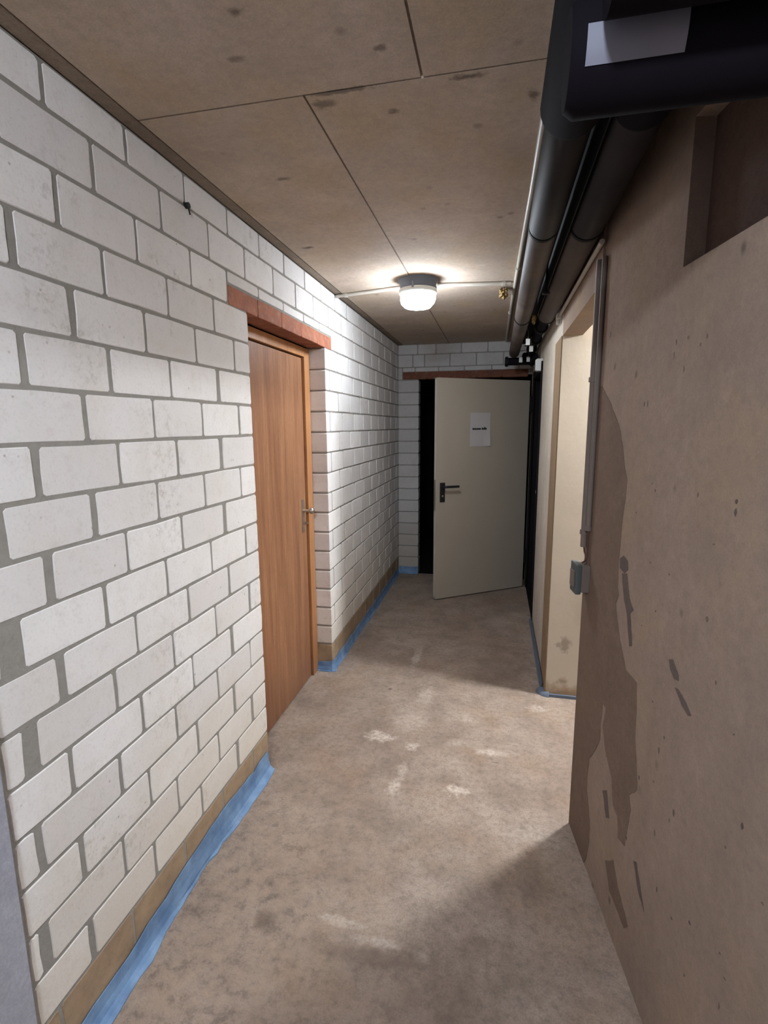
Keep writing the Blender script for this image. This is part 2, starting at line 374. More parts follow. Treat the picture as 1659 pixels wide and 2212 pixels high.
core = MB()
core.box(-.118, -.0016, .776, YN-.004, 0, CEIL)                     # near part
core.box(-.118, -.0032, YF+.006, YE+.118, 0, CEIL)                  # far part
core.box(-.118, -.0030, YN-.004, YF+.006, LZ+.006, CEIL)            # above the door
wl = struct('wall_left', core, M['mortar'], 'long wall of white sand-lime bricks with grey mortar beside the wooden door', 'wall')

jt = .0088
# near part: measured head joints of each course (y position, joint width)
N = .009
NEAR = {
 -2: [(1.096, N), (1.363, N), (1.635, N), (1.91, N), (2.177, N)],
 -1: [(.966, N), (1.229, N), (1.501, N), (1.767, N), (2.036, N), (2.307, N)],
 0: [(.84, N), (1.102, .013), (1.376, N), (1.643, N)],
 1: [(.969, .016), (1.235, N), (1.504, N), (1.776, N)],
 2: [(.852, N), (1.116, .017), (1.383, N), (1.645, N), (1.911, N)],
 3: [(.963, .014), (1.225, .011), (1.49, N), (1.776, .020)],
 4: [(.86, N), (1.125, .013), (1.391, N), (1.656, N), (1.924, .011)],
 5: [(.965, .017), (1.229, N), (1.494, .011), (1.769, .020)],
 6: [(.857, .022), (1.12, .017), (1.38, N), (1.643, N), (1.91, N)],
 7: [(.965, .020), (1.227, N), (1.491, .011), (1.768, .018)],
 8: [(.853, .044), (1.129, .012), (1.394, N), (1.658, N), (1.926, .011)],
 9: [(.967, .020), (1.235, N), (1.498, .011), (1.772, .014)],
 10: [(.863, .030), (1.134, .011), (1.398, N), (1.659, N), (1.931, .016)],
 11: [(.963, .012), (1.229, .011), (1.494, N), (1.767, .018)],
 12: [(.855, .018), (1.121, .013), (1.383, N), (1.647, N), (1.912, N)],
 13: [(.965, .015), (1.232, N), (1.494, .011), (1.759, .016)],
 14: [(.834, .022), (1.103, N), (1.362, N), (1.624, N), (1.903, .018)],
 15: [(.964, .015), (1.226, .011), (1.492, N), (1.76, .018)],
 16: [(.85, N), (1.11, N), (1.376, N), (1.63, N), (1.886, N)],
}
def run(parent, wall, course, a0, a1, joints, unique=False, z0=None, z1=None, mat=None):
    z0 = (LZ-CH*course+jt/2) if z0 is None else z0
    z1 = (LZ-CH*(course-1)-jt/2) if z1 is None else z1
    ed = [(a0, 0.0)]+[j for j in joints if a0+.02 < j[0] < a1-.02]+[(a1, 0.0)]
    for (p, wp), (q, wq) in zip(ed[:-1], ed[1:]):
        s, e = p+wp/2, q-wq/2
        lj = max(0, wp-N)*.45; rj = max(0, wq-N)*.45
        put_brick(parent, mat or ('damp' if course >= 16 else 'brick'), wall, s, z0, e-s, z1-z0, unique, lj, rj)

def far_joints(course, start):
    if course >= 1:
        first = start+BL-.01 if course % 2 else start+BL*.5-.055
    else: first = {0: 3.146, -1: 2.572, -2: 2.444}[course]
    return [(first+BL*i+BR.uniform(-.006, .006), .012) for i in range(14)]

for c in range(-2, 17):
    zt = CEIL-.004 if c == -2 else None
    zb = .0 if c == 16 else None
    if c >= 1:
        run(wl, 'left', c, Y0, YN, NEAR[c], True, zb, zt)
        run(wl, 'left', c, YF, YE-.004, far_joints(c, YF), False, zb, zt)
    elif c == 0:
        run(wl, 'left', c, Y0, 1.880, NEAR[0], True)
        run(wl, 'left', c, 3.150, YE-.004, [(3.40+BL*i, .012) for i in range(10)])
    else:
        run(wl, 'left', c, Y0, YE-.004, NEAR[c]+[j for j in far_joints(c, 0) if j[0] > 2.33], c != 9, zb, zt)
# terracotta lintel and the thin cut bricks above it
for i in range(5):
    a = 1.886+i*.2518
    b = put_brick(wl, 'terracotta', 'left', a+.0012, LZ, .2494, .073, True, 0, 0, 'lintel_block')
    if i == 0: tag(b, 'terracotta lintel block over the wooden door')
ed = [1.886, 2.15, 2.416, 2.683, 2.93, 3.145]
for p, q in zip(ed[:-1], ed[1:]):
    put_brick(wl, 'brick', 'left', p+.004, LZ+.0815, q-p-.008, CH-.0815-jt/2, True)
# little plugged hole in the wall
o = MB().tube([(-.002, 1.638, 2.312), (.012, 1.638, 2.312)], .010, 8).tube([(.008, 1.638, 2.312), (.012, 1.641, 2.285)], .0025, 6).build('wall_plug', M['fly'], wl)
tag(o, 'small black plug stuck in a mortar joint')

core = MB().box(0, .212, YE+.0055, YE+.118, 0, CEIL).box(.212, 1.45, YE+.0045, YE+.118, LZ+.03, CEIL)
we = struct('wall_end', core, M['mortar'], 'narrow brick end wall with a dark doorway behind the grey steel door', 'wall')
for c in range(1, 17):
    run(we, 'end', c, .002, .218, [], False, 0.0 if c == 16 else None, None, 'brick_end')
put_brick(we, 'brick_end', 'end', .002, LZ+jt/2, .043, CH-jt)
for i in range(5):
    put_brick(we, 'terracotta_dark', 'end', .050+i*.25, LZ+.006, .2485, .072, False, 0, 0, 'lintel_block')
x = .053
for q in (.18, .42, .68, .95, 1.21, 1.33):
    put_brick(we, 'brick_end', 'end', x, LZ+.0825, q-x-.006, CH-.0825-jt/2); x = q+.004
x = .004
for q in (.155, .275, .532, .795, 1.06, 1.325):
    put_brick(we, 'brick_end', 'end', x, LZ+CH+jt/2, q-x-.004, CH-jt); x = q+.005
x = .004
for q in (.205, .39, .645, .905, 1.17, 1.33):
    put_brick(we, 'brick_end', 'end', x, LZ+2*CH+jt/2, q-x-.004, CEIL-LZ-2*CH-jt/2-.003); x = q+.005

# plaster pier left of the bricks
struct('wall_left_pier', MB().box(-.25, .018, -1.7, .774, 0, CEIL+.003), M['pier'], 'pale grey plastered pier at the left edge of the brick wall', 'wall')

# right wall: far part, beam over the side opening, bit behind the steel door
BB = 2.062
wr = struct('wall_right', MB().box(XR, XR+.1, 3.07, 4.19, 0, CEIL+.003).box(XR, XR+.1, 4.19, 5.1, 2.03, CEIL+.003).box(XR, XR+.1, 5.1, YE+.1, 0, CEIL+.003)
            .box(XR, XR+.1, 2.97, 3.07, BB, CEIL+.003), M['far_wall'], 'pale painted right wall beyond the side opening', 'wall')
tag(MB().box(XR-.005, XR+.001, 2.972, 3.27, .0, BB).build('render_band', M['band'], wr), 'brown bare render band along the corner')
struct('trim_1', MB().box(XR, XR+.1, 1.93, 2.97, BB, CEIL+.003), M['wall_right'], 'concrete beam over the side opening on the right', 'beam')
struct('wall_side', MB().box(XR, 2.75, 2.97, 3.069, 0, BB).box(XR+.1, 2.75, 2.97, 3.069, BB, 2.46), M['cream'], 'brightly lit cream wall inside the side opening', 'wall')
struct('wall_side_back', MB().box(2.65, 2.75, 1.0, 2.97, 0, 2.46), M['cream'], 'cream back wall of the side passage, out of direct view', 'wall')
struct('wall_side_front', MB().box(1.75, 2.65, 1.0, 1.1, 0, 2.46), M['cream'], 'cream front wall of the side passage, out of direct view', 'wall')
struct('ceiling_side', MB().box(XR+.1, 2.75, 1.0, 3.07, 2.33, 2.46), M['far_wall'], 'ceiling of the side passage on the right', 'ceiling')
struct('wall_behind', MB().box(-.3, 1.8, -1.8, -1.7, 0, CEIL+.1), M['wall_right'], 'concrete wall closing the corridor behind the viewer', 'wall')

# near right wall, turned 8 degrees, with a shallow niche
TH = math.radians(8); Cn = Vector((1.349, 1.957, 0))
U = Vector((math.sin(TH), -math.cos(TH), 0)); Nn = Vector((-math.cos(TH), -math.sin(TH), 0))
MN = Matrix(((U.x, Nn.x, 0, Cn.x), (U.y, Nn.y, 0, Cn.y), (0, 0, 1, 0), (0, 0, 0, 1)))   # local (s, d, z)
ns0, ns1, nz0, nz1, nd = .576, 1.35, 1.955, 2.27, .046
nb = MB()
nb.box(0, ns0, -.1, 0, 0, CEIL+.003).box(ns1, 3.75, -.1, 0, 0, CEIL+.003)
nb.box(ns0, ns1, -.1, 0, 0, nz0).box(ns0, ns1, -.1, 0, nz1, CEIL+.003)
wn = struct('wall_right_near', nb, M['wall_right'], 'stained brown concrete wall close on the right', 'wall', MN)
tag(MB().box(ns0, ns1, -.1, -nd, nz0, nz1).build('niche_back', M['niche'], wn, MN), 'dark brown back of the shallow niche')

def patch(outline, name, mat, th=.0016, label=None):
    """flat plaster or stain patch lying on the near right wall, (s, z) outline"""
    n = len(outline); rr = random.Random(len(outline)*7+3)
    pts = []
    for i in range(n):
        (a, b), (c, d) = outline[i], outline[(i+1) % n]
        L = math.hypot(c-a, d-b); k = max(1, int(L/.02))
        for j in range(k):
            t = j/k; q = .0022 if (a > .004 or c > .004) and (b > .004 or d > .004) else 0
            pts.append((max(.0008, a+(c-a)*t+rr.uniform(-q, q)), max(.0008, b+(d-b)*t+rr.uniform(-q, q))))
    m = len(pts)
    vs = [(s, th, z) for s, z in pts]+[(s, -.0005, z) for s, z in pts]
    tris = tessellate_polygon([[Vector((s_, z_, 0)) for s_, z_ in pts]])
    me = bpy.data.meshes.new(name)
    me.from_pydata([tuple(MN @ Vector(v)) for v in vs], [], [tuple(t) for t in tris]+[(i, m+i, m+(i+1) % m, (i+1) % m) for i in range(m)])
    for p in me.polygons:
        if abs(p.normal.dot(Nn)) > .7 and p.normal.dot(Nn) < 0: p.flip()
    me.update(); me.materials.append(M[mat])
    o = bpy.data.objects.new(name, me); COL.objects.link(o); o.parent = wn
    if label: tag(o, label)
    return o
P_ = [(0.0, 1.74), (0.08, 1.72), (0.152, 1.671), (0.221, 1.617), (0.263, 1.576), (0.292, 1.526), (0.314, 1.473), (0.339, 1.44), (0.341, 1.396), (0.335, 1.36), (0.329, 1.323),
      (0.324, 1.281), (0.324, 1.245), (0.325, 1.203), (0.324, 1.161), (0.328, 1.102), (0.342, 1.082), (0.324, 1.046), (0.352, 0.988), (0.39, 0.935),
      (0.435, 0.883), (0.511, 0.883), (0.522, 0.825), (0.529, 0.727), (0.553, 0.652), (0.568, 0.59), (0.522, 0.54), (0.539, 0.506), (0.531, 0.445),
      (0.517, 0.369), (0.471, 0.351), (0.455, 0.415), (0.415, 0.419), (0.39, 0.496), (0.337, 0.533), (0.317, 0.557), (0.287, 0.613), (0.304, 0.684),
      (0.274, 0.682), (0.269, 0.602), (0.274, 0.551), (0.245, 0.499), (0.183, 0.416), (0.175, 0.333), (0.18, 0.294), (0.227, 0.205), (0.235, 0.13),
      (0.22, 0.05), (0.196, 0.0), (0.0, 0.0)]
patch(P_, 'bare_patch', 'bare', label='ragged strip of bare darker concrete along the wall end')
for q in ([(0.332, 1.193), (0.359, 1.21), (0.392, 1.203), (0.397, 1.178), (0.372, 1.158), (0.337, 1.165)],
          [(0.356, 1.154), (0.392, 1.164), (0.419, 1.099), (0.453, 1.076), (0.434, 1.059), (0.462, 0.968), (0.444, 0.96), (0.413, 1.045), (0.383, 1.08)],
          [(0.676, 1.032), (0.695, 1.041), (0.727, 1.019), (0.73, 1.005), (0.709, 0.996), (0.688, 1.01)],
          [(0.716, 0.979), (0.731, 0.984), (0.769, 0.974), (0.796, 0.956), (0.784, 0.946), (0.754, 0.954)],
          [(0.326, 0.401), (0.36, 0.428), (0.394, 0.355), (0.369, 0.334)],
          [(0.582, 0.38), (0.601, 0.392), (0.666, 0.304), (0.629, 0.318)]):
    patch(q, 'stain_mark', 'mark', .0012)
patch([(0.386, 0.192), (0.449, 0.254), (0.494, 0.207), (0.584, 0.164), (0.558, 0.128), (0.435, 0.132)], 'stain_mark', 'bare', .0012)
rr = random.Random(5)
EX = [(rr.uniform(.42, 1.15), rr.uniform(.3, 1.85)) for _ in range(26)]
for (s, z) in EX+[(0.587, 1.122), (0.515, 1.053), (0.871, 1.074), (0.612, 0.883), (0.687, 0.83), (0.945, 1.006), (0.747, 0.648), (0.999, 0.853), (0.959, 0.771),
               (0.798, 0.428), (0.871, 0.357), (0.996, 0.441), (0.654, 0.683), (0.72, 0.426), (0.576, 1.788), (0.688, 1.767), (0.712, 1.78), (0.443, 1.651),
               (0.507, 1.442), (0.529, 1.427), (0.735, 1.443), (0.875, 1.428), (0.586, 1.121), (0.535, 1.236)]:
    a, b = rr.uniform(.0018, .0055), rr.uniform(.003, .012)
    patch([(s+a*math.cos(k*1.047)*rr.uniform(.7, 1.2), z+b*math.sin(k*1.047)*rr.uniform(.7, 1.2)) for k in range(6)], 'pit_mark', 'mark' if rr.random() < .55 else 'bare', .0006)

# dark rooms beyond the end doorway and behind the steel door
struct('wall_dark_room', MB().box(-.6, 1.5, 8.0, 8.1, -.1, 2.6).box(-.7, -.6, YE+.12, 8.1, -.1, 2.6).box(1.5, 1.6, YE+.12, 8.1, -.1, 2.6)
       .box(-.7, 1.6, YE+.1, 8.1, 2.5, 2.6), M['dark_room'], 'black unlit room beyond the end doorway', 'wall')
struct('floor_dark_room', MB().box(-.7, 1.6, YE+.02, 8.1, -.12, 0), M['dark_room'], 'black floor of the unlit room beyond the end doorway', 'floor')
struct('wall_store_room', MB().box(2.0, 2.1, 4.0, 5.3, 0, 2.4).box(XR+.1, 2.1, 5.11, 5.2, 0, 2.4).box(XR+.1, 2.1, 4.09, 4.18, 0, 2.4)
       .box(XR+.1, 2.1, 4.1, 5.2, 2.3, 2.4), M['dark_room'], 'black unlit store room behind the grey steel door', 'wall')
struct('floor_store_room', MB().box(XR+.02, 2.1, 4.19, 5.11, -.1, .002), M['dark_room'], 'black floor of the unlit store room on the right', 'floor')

# ------------------------------------------------------------ blue strips along the foot of the walls
def strip(name, path, label, mat='blue', wob=.003, seed=1, top=.095, foot=.03):
    """path: list of (x, y, nx, ny, height, foot); a coved band leaning on the wall"""
    rr = random.Random(seed); mb = MB(); rings = []
    for (x, y, nx, ny, hh, ft) in path:
        j = rr.uniform(-wob, wob); k = rr.uniform(-wob, wob)
        prof = [(.0055, 0.0), (.0045, hh+j), (.0085, hh+j), (.011, hh*.5), (.015+.1*ft, hh*.22), (ft*.75+.006, .011), (ft+.008+k, .004), (ft+.008+k, .0005)]
        rings.append([(x+nx*d, y+ny*d, z) for d, z in prof])
    n = len(rings[0]); vs = [v for r in rings for v in r]
    fs = [(i*n+k, i*n+k+1, (i+1)*n+k+1, (i+1)*n+k) for i in range(len(rings)-1) for k in range(n-1)]
    fs += [tuple(range(n)), tuple(reversed(range((len(rings)-1)*n, len(rings)*n)))]
    mb.add(vs, fs)
    return struct(name, mb, M[mat], label, 'baseboard')
rs = random.Random(4)
pth = []
y = .80
while y <= 2.045:
    hh = .085+.02*math.sin(y*5.0)+rs.uniform(-.004, .004); pth.append((0, y, 1, 0, hh if y < 1.9 else .092, .024+.012*math.sin(y*7+1)+rs.uniform(-.003, .003))); y += .045
strip('baseboard_left', pth, 'blue coated strip at the foot of the near brick wall, frayed along its edge', seed=2)
pth = [(-.105, YF, 0, -1, .062, .012), (-.03, YF, 0, -1, .066, .014), (-.004, YF, .35, -.9, .07, .016), (0, YF+.004, .9, -.35, .078, .02)]
y = YF+.05
while y < YE-.02: pth.append((0, y, 1, 0, .070+rs.uniform(-.006, .006), .014+rs.uniform(-.003, .003))); y += .09
strip('baseboard_left_far', pth, 'blue strip wrapping the far door jamb and running to the end wall', seed=3)
strip('baseboard_end', [(x, YE, 0, -1, .082+rs.uniform(-.004, .004), .014) for x in (.012, .07, .14, .217)], 'short blue strip at the foot of the end wall pier', seed=4)
strip('baseboard_right', [(XR-.005, y, -1, 0, .035, .012) for y in (3.06, 3.3, 3.6, 3.9, 4.185)], 'dark blue strip along the foot of the far right wall', 'greyblue', .002, seed=5)
mb = MB()
rings = []
for k in range(9):
    a = -math.pi/2*k/8+math.pi; cx, cy = XR+.02, 3.0
    rings.append([(cx+r*math.cos(a), cy+.02-(r*abs(math.sin(a))), z) for r, z in ((.02, .03), (.05, .028), (.066, .016), (.072, .0008))])
n = 4; vs = [v for r in rings for v in r]
mb.add(vs, [(i*n+k, i*n+k+1, (i+1)*n+k+1, (i+1)*n+k) for i in range(8) for k in range(3)], True)
mb.box(XR+.015, 2.6, 2.955, 2.969, .0005, .018)
struct('baseboard_side', mb, M['greyblue'], 'grey blue rounded coving at the foot of the cream wall corner', 'baseboard')

# ------------------------------------------------------------ wooden door
d1 = empty('door_1', (-.1, 2.52, 0)); tag(d1, 'closed reddish brown wooden door set back in the left brick wall', 'door', kind='structure')
def child(mb, name, mat, root, label=None, part=None):
    """part modelled in world space under the thing's Empty (or, as a sub-part, under one of its parts)"""
    o = mb.build(name, M[mat]); o.parent = part or root
    if part is None: o.matrix_parent_inverse = Matrix.LocRotScale(root.location, root.rotation_euler, None).inverted()
    return tag(o, label) if label else o
fr = child(MB().box(-.16, -.098, 2.927, 3.012, 0, 2.05, .003), 'frame_post', 'frame', d1)
child(MB().box(-.16, -.098, 2.040, 2.118, 0, 2.05, .003), 'frame_post', 'frame', d1)
child(MB().box(-.16, -.098, 2.118, 2.927, 1.998, 2.05, .003), 'frame_head', 'frame', d1)
child(MB().box(-.168, -.16, 2.04, 3.012, 0, 2.05), 'rebate_stop', 'frame', d1)
lf = child(MB().box(-.158, -.113, 2.126, 2.918, .008, 1.99, .002), 'leaf', 'wood', d1)
bp = child(MB().box(-.113, -.109, 2.850, 2.884, .965, 1.165, .0015), 'back_plate', 'metal', d1, 'worn metal back plate')
child(MB().tube([(-.11, 2.867, 1.095), (-.062, 2.867, 1.095)], .009, 12).tube([(-.066, 2.867, 1.097), (-.052, 2.867, 1.097), (-.044, 2.867, 1.097)], [.018, .021, .012], 14), 'door_knob', 'metal', d1, 'round metal knob')
child(MB().tube([(-.11, 2.867, 1.02), (-.098, 2.867, 1.02)], .010, 12).box(-.099, -.08, 2.8655, 2.8685, 1.012, 1.028), 'lock_cylinder', 'metal', d1)

# ------------------------------------------------------------ grey steel door, ajar
pF = Vector((.503, 4.525, 0)); pH = Vector((1.307, 5.091, 0)); tdir = (pH-pF).normalized(); ndir = Vector((tdir.y, -tdir.x, 0))
LD = (pH-pF).length
MD = Matrix(((tdir.x, -ndir.x, 0, pF.x), (tdir.y, -ndir.y, 0, pF.y), (0, 0, 1, 0), (0, 0, 0, 1)))     # local (s, into leaf, z)
d2 = empty('door_2', (1.31, 5.09, 0)); tag(d2, 'grey beige steel fire door standing ajar at the end of the corridor', 'door', kind='structure')
def dchild(mb, name, mat, label=None):
    mb.v = [tuple(MD @ Vector(v)) for v in mb.v]
    return child(mb, name, mat, d2, label)
dchild(MB().box(0, LD, 0, .045, .010, 2.005, .002), 'leaf', 'steel_paint')
dchild(MB().box(-.0015, 0.0, .008, .040, .03, 1.99), 'edge_fold', 'steel_edge', 'pale folded edge of the leaf')
dchild(MB().box(-.0035, -.0012, .012, .034, .84, 1.12), 'latch_plate', 'metal')
dchild(MB().box(.034, .084, -.009, 0, .917, 1.092, .004), 'handle_plate', 'black_plastic', 'black handle plate')
dchild(MB().tube([(.06, -.004, 1.058), (.06, -.045, 1.058), (.065, -.053, 1.058), (.08, -.056, 1.058), (.20, -.056, 1.056)], [.010, .010, .011, .011, .0105], 12), 'handle_lever', 'black_plastic', 'black lever handle')
dchild(MB().tube([(.059, -.008, .972), (.059, -.0125, .972)], .0095, 12), 'lock_cylinder', 'metal')
for z in (.25, 1.72): dchild(MB().tube([(LD+.012, -.004, z), (LD+.012, -.004, z+.14)], .010, 10), 'hinge', 'black_frame')
fm = MB().box(XR-.012, XR+.104, 4.175, 4.215, 0, 2.05).box(XR-.012, XR+.104, 5.085, 5.12, 0, 2.05).box(XR-.012, XR+.104, 4.175, 5.12, 2.01, 2.075).box(XR-.004, XR+.1, 4.2, 5.1, .0, .006)
child(fm, 'door_frame', 'black_frame', d2, 'black steel frame of the side doorway')
child(MB().box(XR-.0135, XR-.011, 4.18, 4.205, 1.06, 1.085), 'strike_plate', 'metal', d2)
child(MB().box(XR-.012, XR-.0005, 5.05, 5.085, .02, 2.0), 'hinge_strip', 'black_frame', d2)

# paper taped on the steel door
pp = empty('paper_notice', tuple(MD @ Vector((.44, -.0005, 1.41)))); tag(pp, 'white paper sheet with one printed line taped to the steel door', 'notice')
def pchild(mb, name, mat, label=None):
    mb.v = [tuple(MD @ Vector(v)) for v in mb.v]; return child(mb, name, mat, pp, label)
mb = MB(); nx, nz = 6, 8; vs = []
for i in range(nx+1):
    for j in range(nz+1):
        a, b = i/nx, j/nz; curl = .010*max(0, a-.7)*max(0, .55-b)*8+.0015*math.sin(b*6)*a
        vs.append((.338+.212*a, -.0022-curl, 1.408+.299*b))
top = len(vs); vs += [(s, d+.0008, z) for s, d, z in vs]
fs = [(i*(nz+1)+j, (i+1)*(nz+1)+j, (i+1)*(nz+1)+j+1, i*(nz+1)+j+1) for i in range(nx) for j in range(nz)]
fs += [tuple(top+k for k in reversed(f)) for f in fs]
mb.add(vs, fs); pchild(mb, 'sheet', 'paper')
mb = MB(); s = .362; rt = random.Random(3)
for wd, pat in ((.0125, (1.0, .85, .85, .85, .9, .85, .9)), (.0135, (1.15, .9, 1.5, .95))):
    for hgt in pat:
        for k in (0, 1): mb.box(s+k*wd*.52, s+k*wd*.52+wd*.3, -.0052, -.0030, 1.556, 1.556+.0165*hgt)
        mb.box(s, s+wd*.82, -.0052, -.0030, 1.556+.006*rt.choice((0, 1, 1.6)), 1.556+.006*rt.choice((0, 1))+.0065)
        s += wd
    s += .010
pchild(mb, 'printed_line', 'ink', 'bold black printed line, too blurred to read')

# ------------------------------------------------------------ ceiling lamps
def lamp(name, loc, mat, label, grp):
    r = empty(name, loc); tag(r, label, 'lamp', grp)
    x, y, z = loc
    child(MB().lathe([(.112, 0), (.112, -.010), (.104, -.014), (.101, -.045), (.098, -.050)], loc, 36), 'base', 'lamp_base', r)
    # faceted glass bowl: ring, ten-sided body tapering to a flat bottom
    child(MB().lathe([(.098, -.050), (.107, -.053), (.107, -.076), (.101, -.078), (.098, -.060)], loc, 36, close=False), 'rim', 'white_plastic', r, 'white clamping rim')
    n = 10; prof = [(.096, -.060), (.100, -.076), (.102, -.105), (.094, -.128), (.074, -.148), (.03, -.153)]
    g_ = MB().lathe(prof, loc, n, smooth=False); child(g_, 'glass_bowl', mat, r, 'glowing faceted glass bowl')
    for k in range(3):
        a = k*2.094+.4
        child(MB().box(x+.104*math.cos(a)-.006, x+.104*math.cos(a)+.006, y+.104*math.sin(a)-.006, y+.104*math.sin(a)+.006, z-.062, z-.03, .002), 'clip', 'lamp_base', r)
    return r
lamp('ceiling_lamp', (.555, 3.045, CEIL-.0005), 'glass_corridor', 'lit round glass lamp on the corridor ceiling between two grey conduits', 'round ceiling lamps')
lp = lamp('ceiling_lamp', (2.20, 2.82, 2.3295), 'glass_passage', 'lit round glass lamp on the side passage ceiling, behind the right wall', 'round ceiling lamps')

child(MB().lathe([(.119, -.046), (.119, -.108), (.115, -.108), (.115, -.046)], (2.20, 2.82, 2.3295), 32, close=False), 'shade_ring', 'lamp_base', lp, 'grey shade ring')
lamp('ceiling_lamp', (.80, -.6, CEIL-.0005), 'glass_behind', 'lit round glass lamp on the corridor ceiling behind the viewer', 'round ceiling lamps')

# ------------------------------------------------------------ conduits
def conduit(pts, r, label, clips=(), mat='conduit', clipdir=(0, 0, 1)):
    root = empty('conduit', pts[0]); tag(root, label, 'conduit')
    child(MB().tube(pts, r, 10), 'tube', mat, root)
    for (p, ax) in clips:
        p = Vector(p); a = Vector(ax)
        child(MB().tube([p-a*.008, p+a*.008], r+.004, 10), 'clip', mat, root)
    return root
zc = CEIL-.0105
conduit([(.006, 3.245, zc), (.20, 3.20, zc), (.455, 3.135, zc)], .0105, 'grey conduit from the brick wall to the corridor lamp', [((.075, 3.23, zc), (1, -.23, 0))])
conduit([(.655, 3.135, zc), (.85, 3.165, zc), (1.068, 3.20, zc)], .0105, 'grey conduit from the corridor lamp to the pipes', [((1.03, 3.195, zc), (1, .15, 0))])
conduit([(1.125, .2, zc), (1.113, 2.0, zc), (1.09, 3.6, zc), (1.078, 5.3, zc)], .0105, 'long grey conduit along the ceiling beside the pipes', [((1.10, 2.9, zc), (0, 1, 0)), ((1.085, 4.0, zc), (0, 1, 0))])
conduit([(XR-.0098, 1.90, 2.184), (XR-.0098, 3.04, 2.184)], .009, 'pale conduit running along the beam below the pipes', [])
def L2W(s, d, z): return tuple(MN @ Vector((s, d, z)))
conduit([L2W(.014, .012, 1.155), L2W(.014, .012, 2.14)], .0115, 'grey upright conduit at the corner above the switch box', [(L2W(.014, .012, 1.21), (0, 0, 1)), (L2W(.014, .012, 1.75), (0, 0, 1))], 'conduit_dull')
conduit([L2W(.050, .009, 1.222), L2W(.050, .009, 2.14)], .0085, 'thinner brown grey upright conduit beside the corner conduit', [(L2W(.050, .009, 1.23), (0, 0, 1))], 'conduit_dull')
w_ = empty('cable', L2W(.03, .006, 1.16)); tag(w_, 'thin brown cables twisting from the conduits into the switch box', 'cable')
child(MB().tube([L2W(.016, .011, 1.16), L2W(.028, .012, 1.14), L2W(.044, .010, 1.125), L2W(.04, .012, 1.108), L2W(.026, .018, 1.096)], .003, 6), 'wire', 'wire', w_)
child(MB().tube([L2W(.050, .009, 1.225), L2W(.054, .010, 1.17), L2W(.05, .009, 1.13), L2W(.056, .012, 1.104), L2W(.05, .018, 1.094)], .0025, 6), 'wire', 'wire', w_)
# switch box at the wall end
sb = empty('switch_box', L2W(.04, .03, .99)); tag(sb, 'small grey surface switch box mounted at the wall end', 'switch box')
def nchild(mb, name, mat, root, label=None):
    mb.v = [tuple(MN @ Vector(v)) for v in mb.v]; return child(mb, name, mat, root, label)
nchild(MB().box(.004, .072, .0005, .030, .997, 1.097, .003), 'box_base', 'box_base', sb)
nchild(MB().box(.001, .075, .030, .050, .990, 1.102, .006), 'lid', 'box_lid', sb, 'dark grey lid')
nchild(MB().box(.018, .058, .050, .056, 1.015, 1.075, .002), 'rocker', 'conduit_dull', sb)

# ------------------------------------------------------------ lagged pipes
def pipe(name, x, z, r, segs, label):
    root = empty(name, (x, segs[0][0], z)); tag(root, label, 'pipe', 'lagged heating pipes under the ceiling')
    for (a, b, rr_, mat) in segs:
        child(MB().tube([(x, a, z), (x, a+.006, z), (x, b-.012, z), (x, b, z)], [rr_*.97, rr_, rr_, rr_*.93], 28), 'lagging_sleeve', mat, root)
    return root
p1 = pipe('heating_pipe', 1.147, 2.232, .047, [(-1.6, 1.22, .0625, 'lagging_dark'), (1.22, 1.85, .0485, 'lagging_mid'), (1.855, 3.30, .0465, 'lagging'), (3.305, 4.89, .045, 'lagging')], 'dark lagged pipe nearer the lamp, running the length of the corridor')
p2 = pipe('heating_pipe', 1.281, 2.228, .053, [(-1.6, 1.22, .0575, 'lagging_dark'), (1.22, 1.85, .0535, 'lagging_mid'), (1.855, 3.25, .0515, 'lagging')], 'dark lagged pipe tight against the right wall')
for rt_, x, z, r, ys in ((p1, 1.147, 2.232, .0495, (1.855, 3.30)), (p2, 1.281, 2.228, .0545, (1.855, 3.25))):
    for y in ys: child(MB().tube([(x, y-.008, z), (x, y+.010, z)], r, 28), 'strap', 'strap', rt_)
child(MB().tube([(1.281, 3.25, 2.228), (1.281, 4.98, 2.228)], .03, 18), 'bare_pipe', 'lagging_dark', p2, 'bare black pipe past the end of the lagging')
for (y, w2) in ((3.62, .05), (4.1, .045), (4.6, .04)):
    child(MB().tube([(1.281, y, 2.228), (1.281, y+.05, 2.228)], .043, 14), 'flange', 'strap', p2)
# tags hanging from the valves
for (x, y, z) in ((1.205, 3.75, 2.165), (1.245, 4.05, 2.16), (1.20, 4.75, 2.165), (1.262, 4.72, 2.165)):
    child(MB().box(x-.014, x+.014, y, y+.003, z-.032, z+.01, .001), 'label_tag', 'white_plastic', p2, 'small pale tag')
    child(MB().tube([(x, y+.0015, z+.008), (x, y+.0015, 2.235)], .0015, 5), 'tag_wire', 'metal', p2)
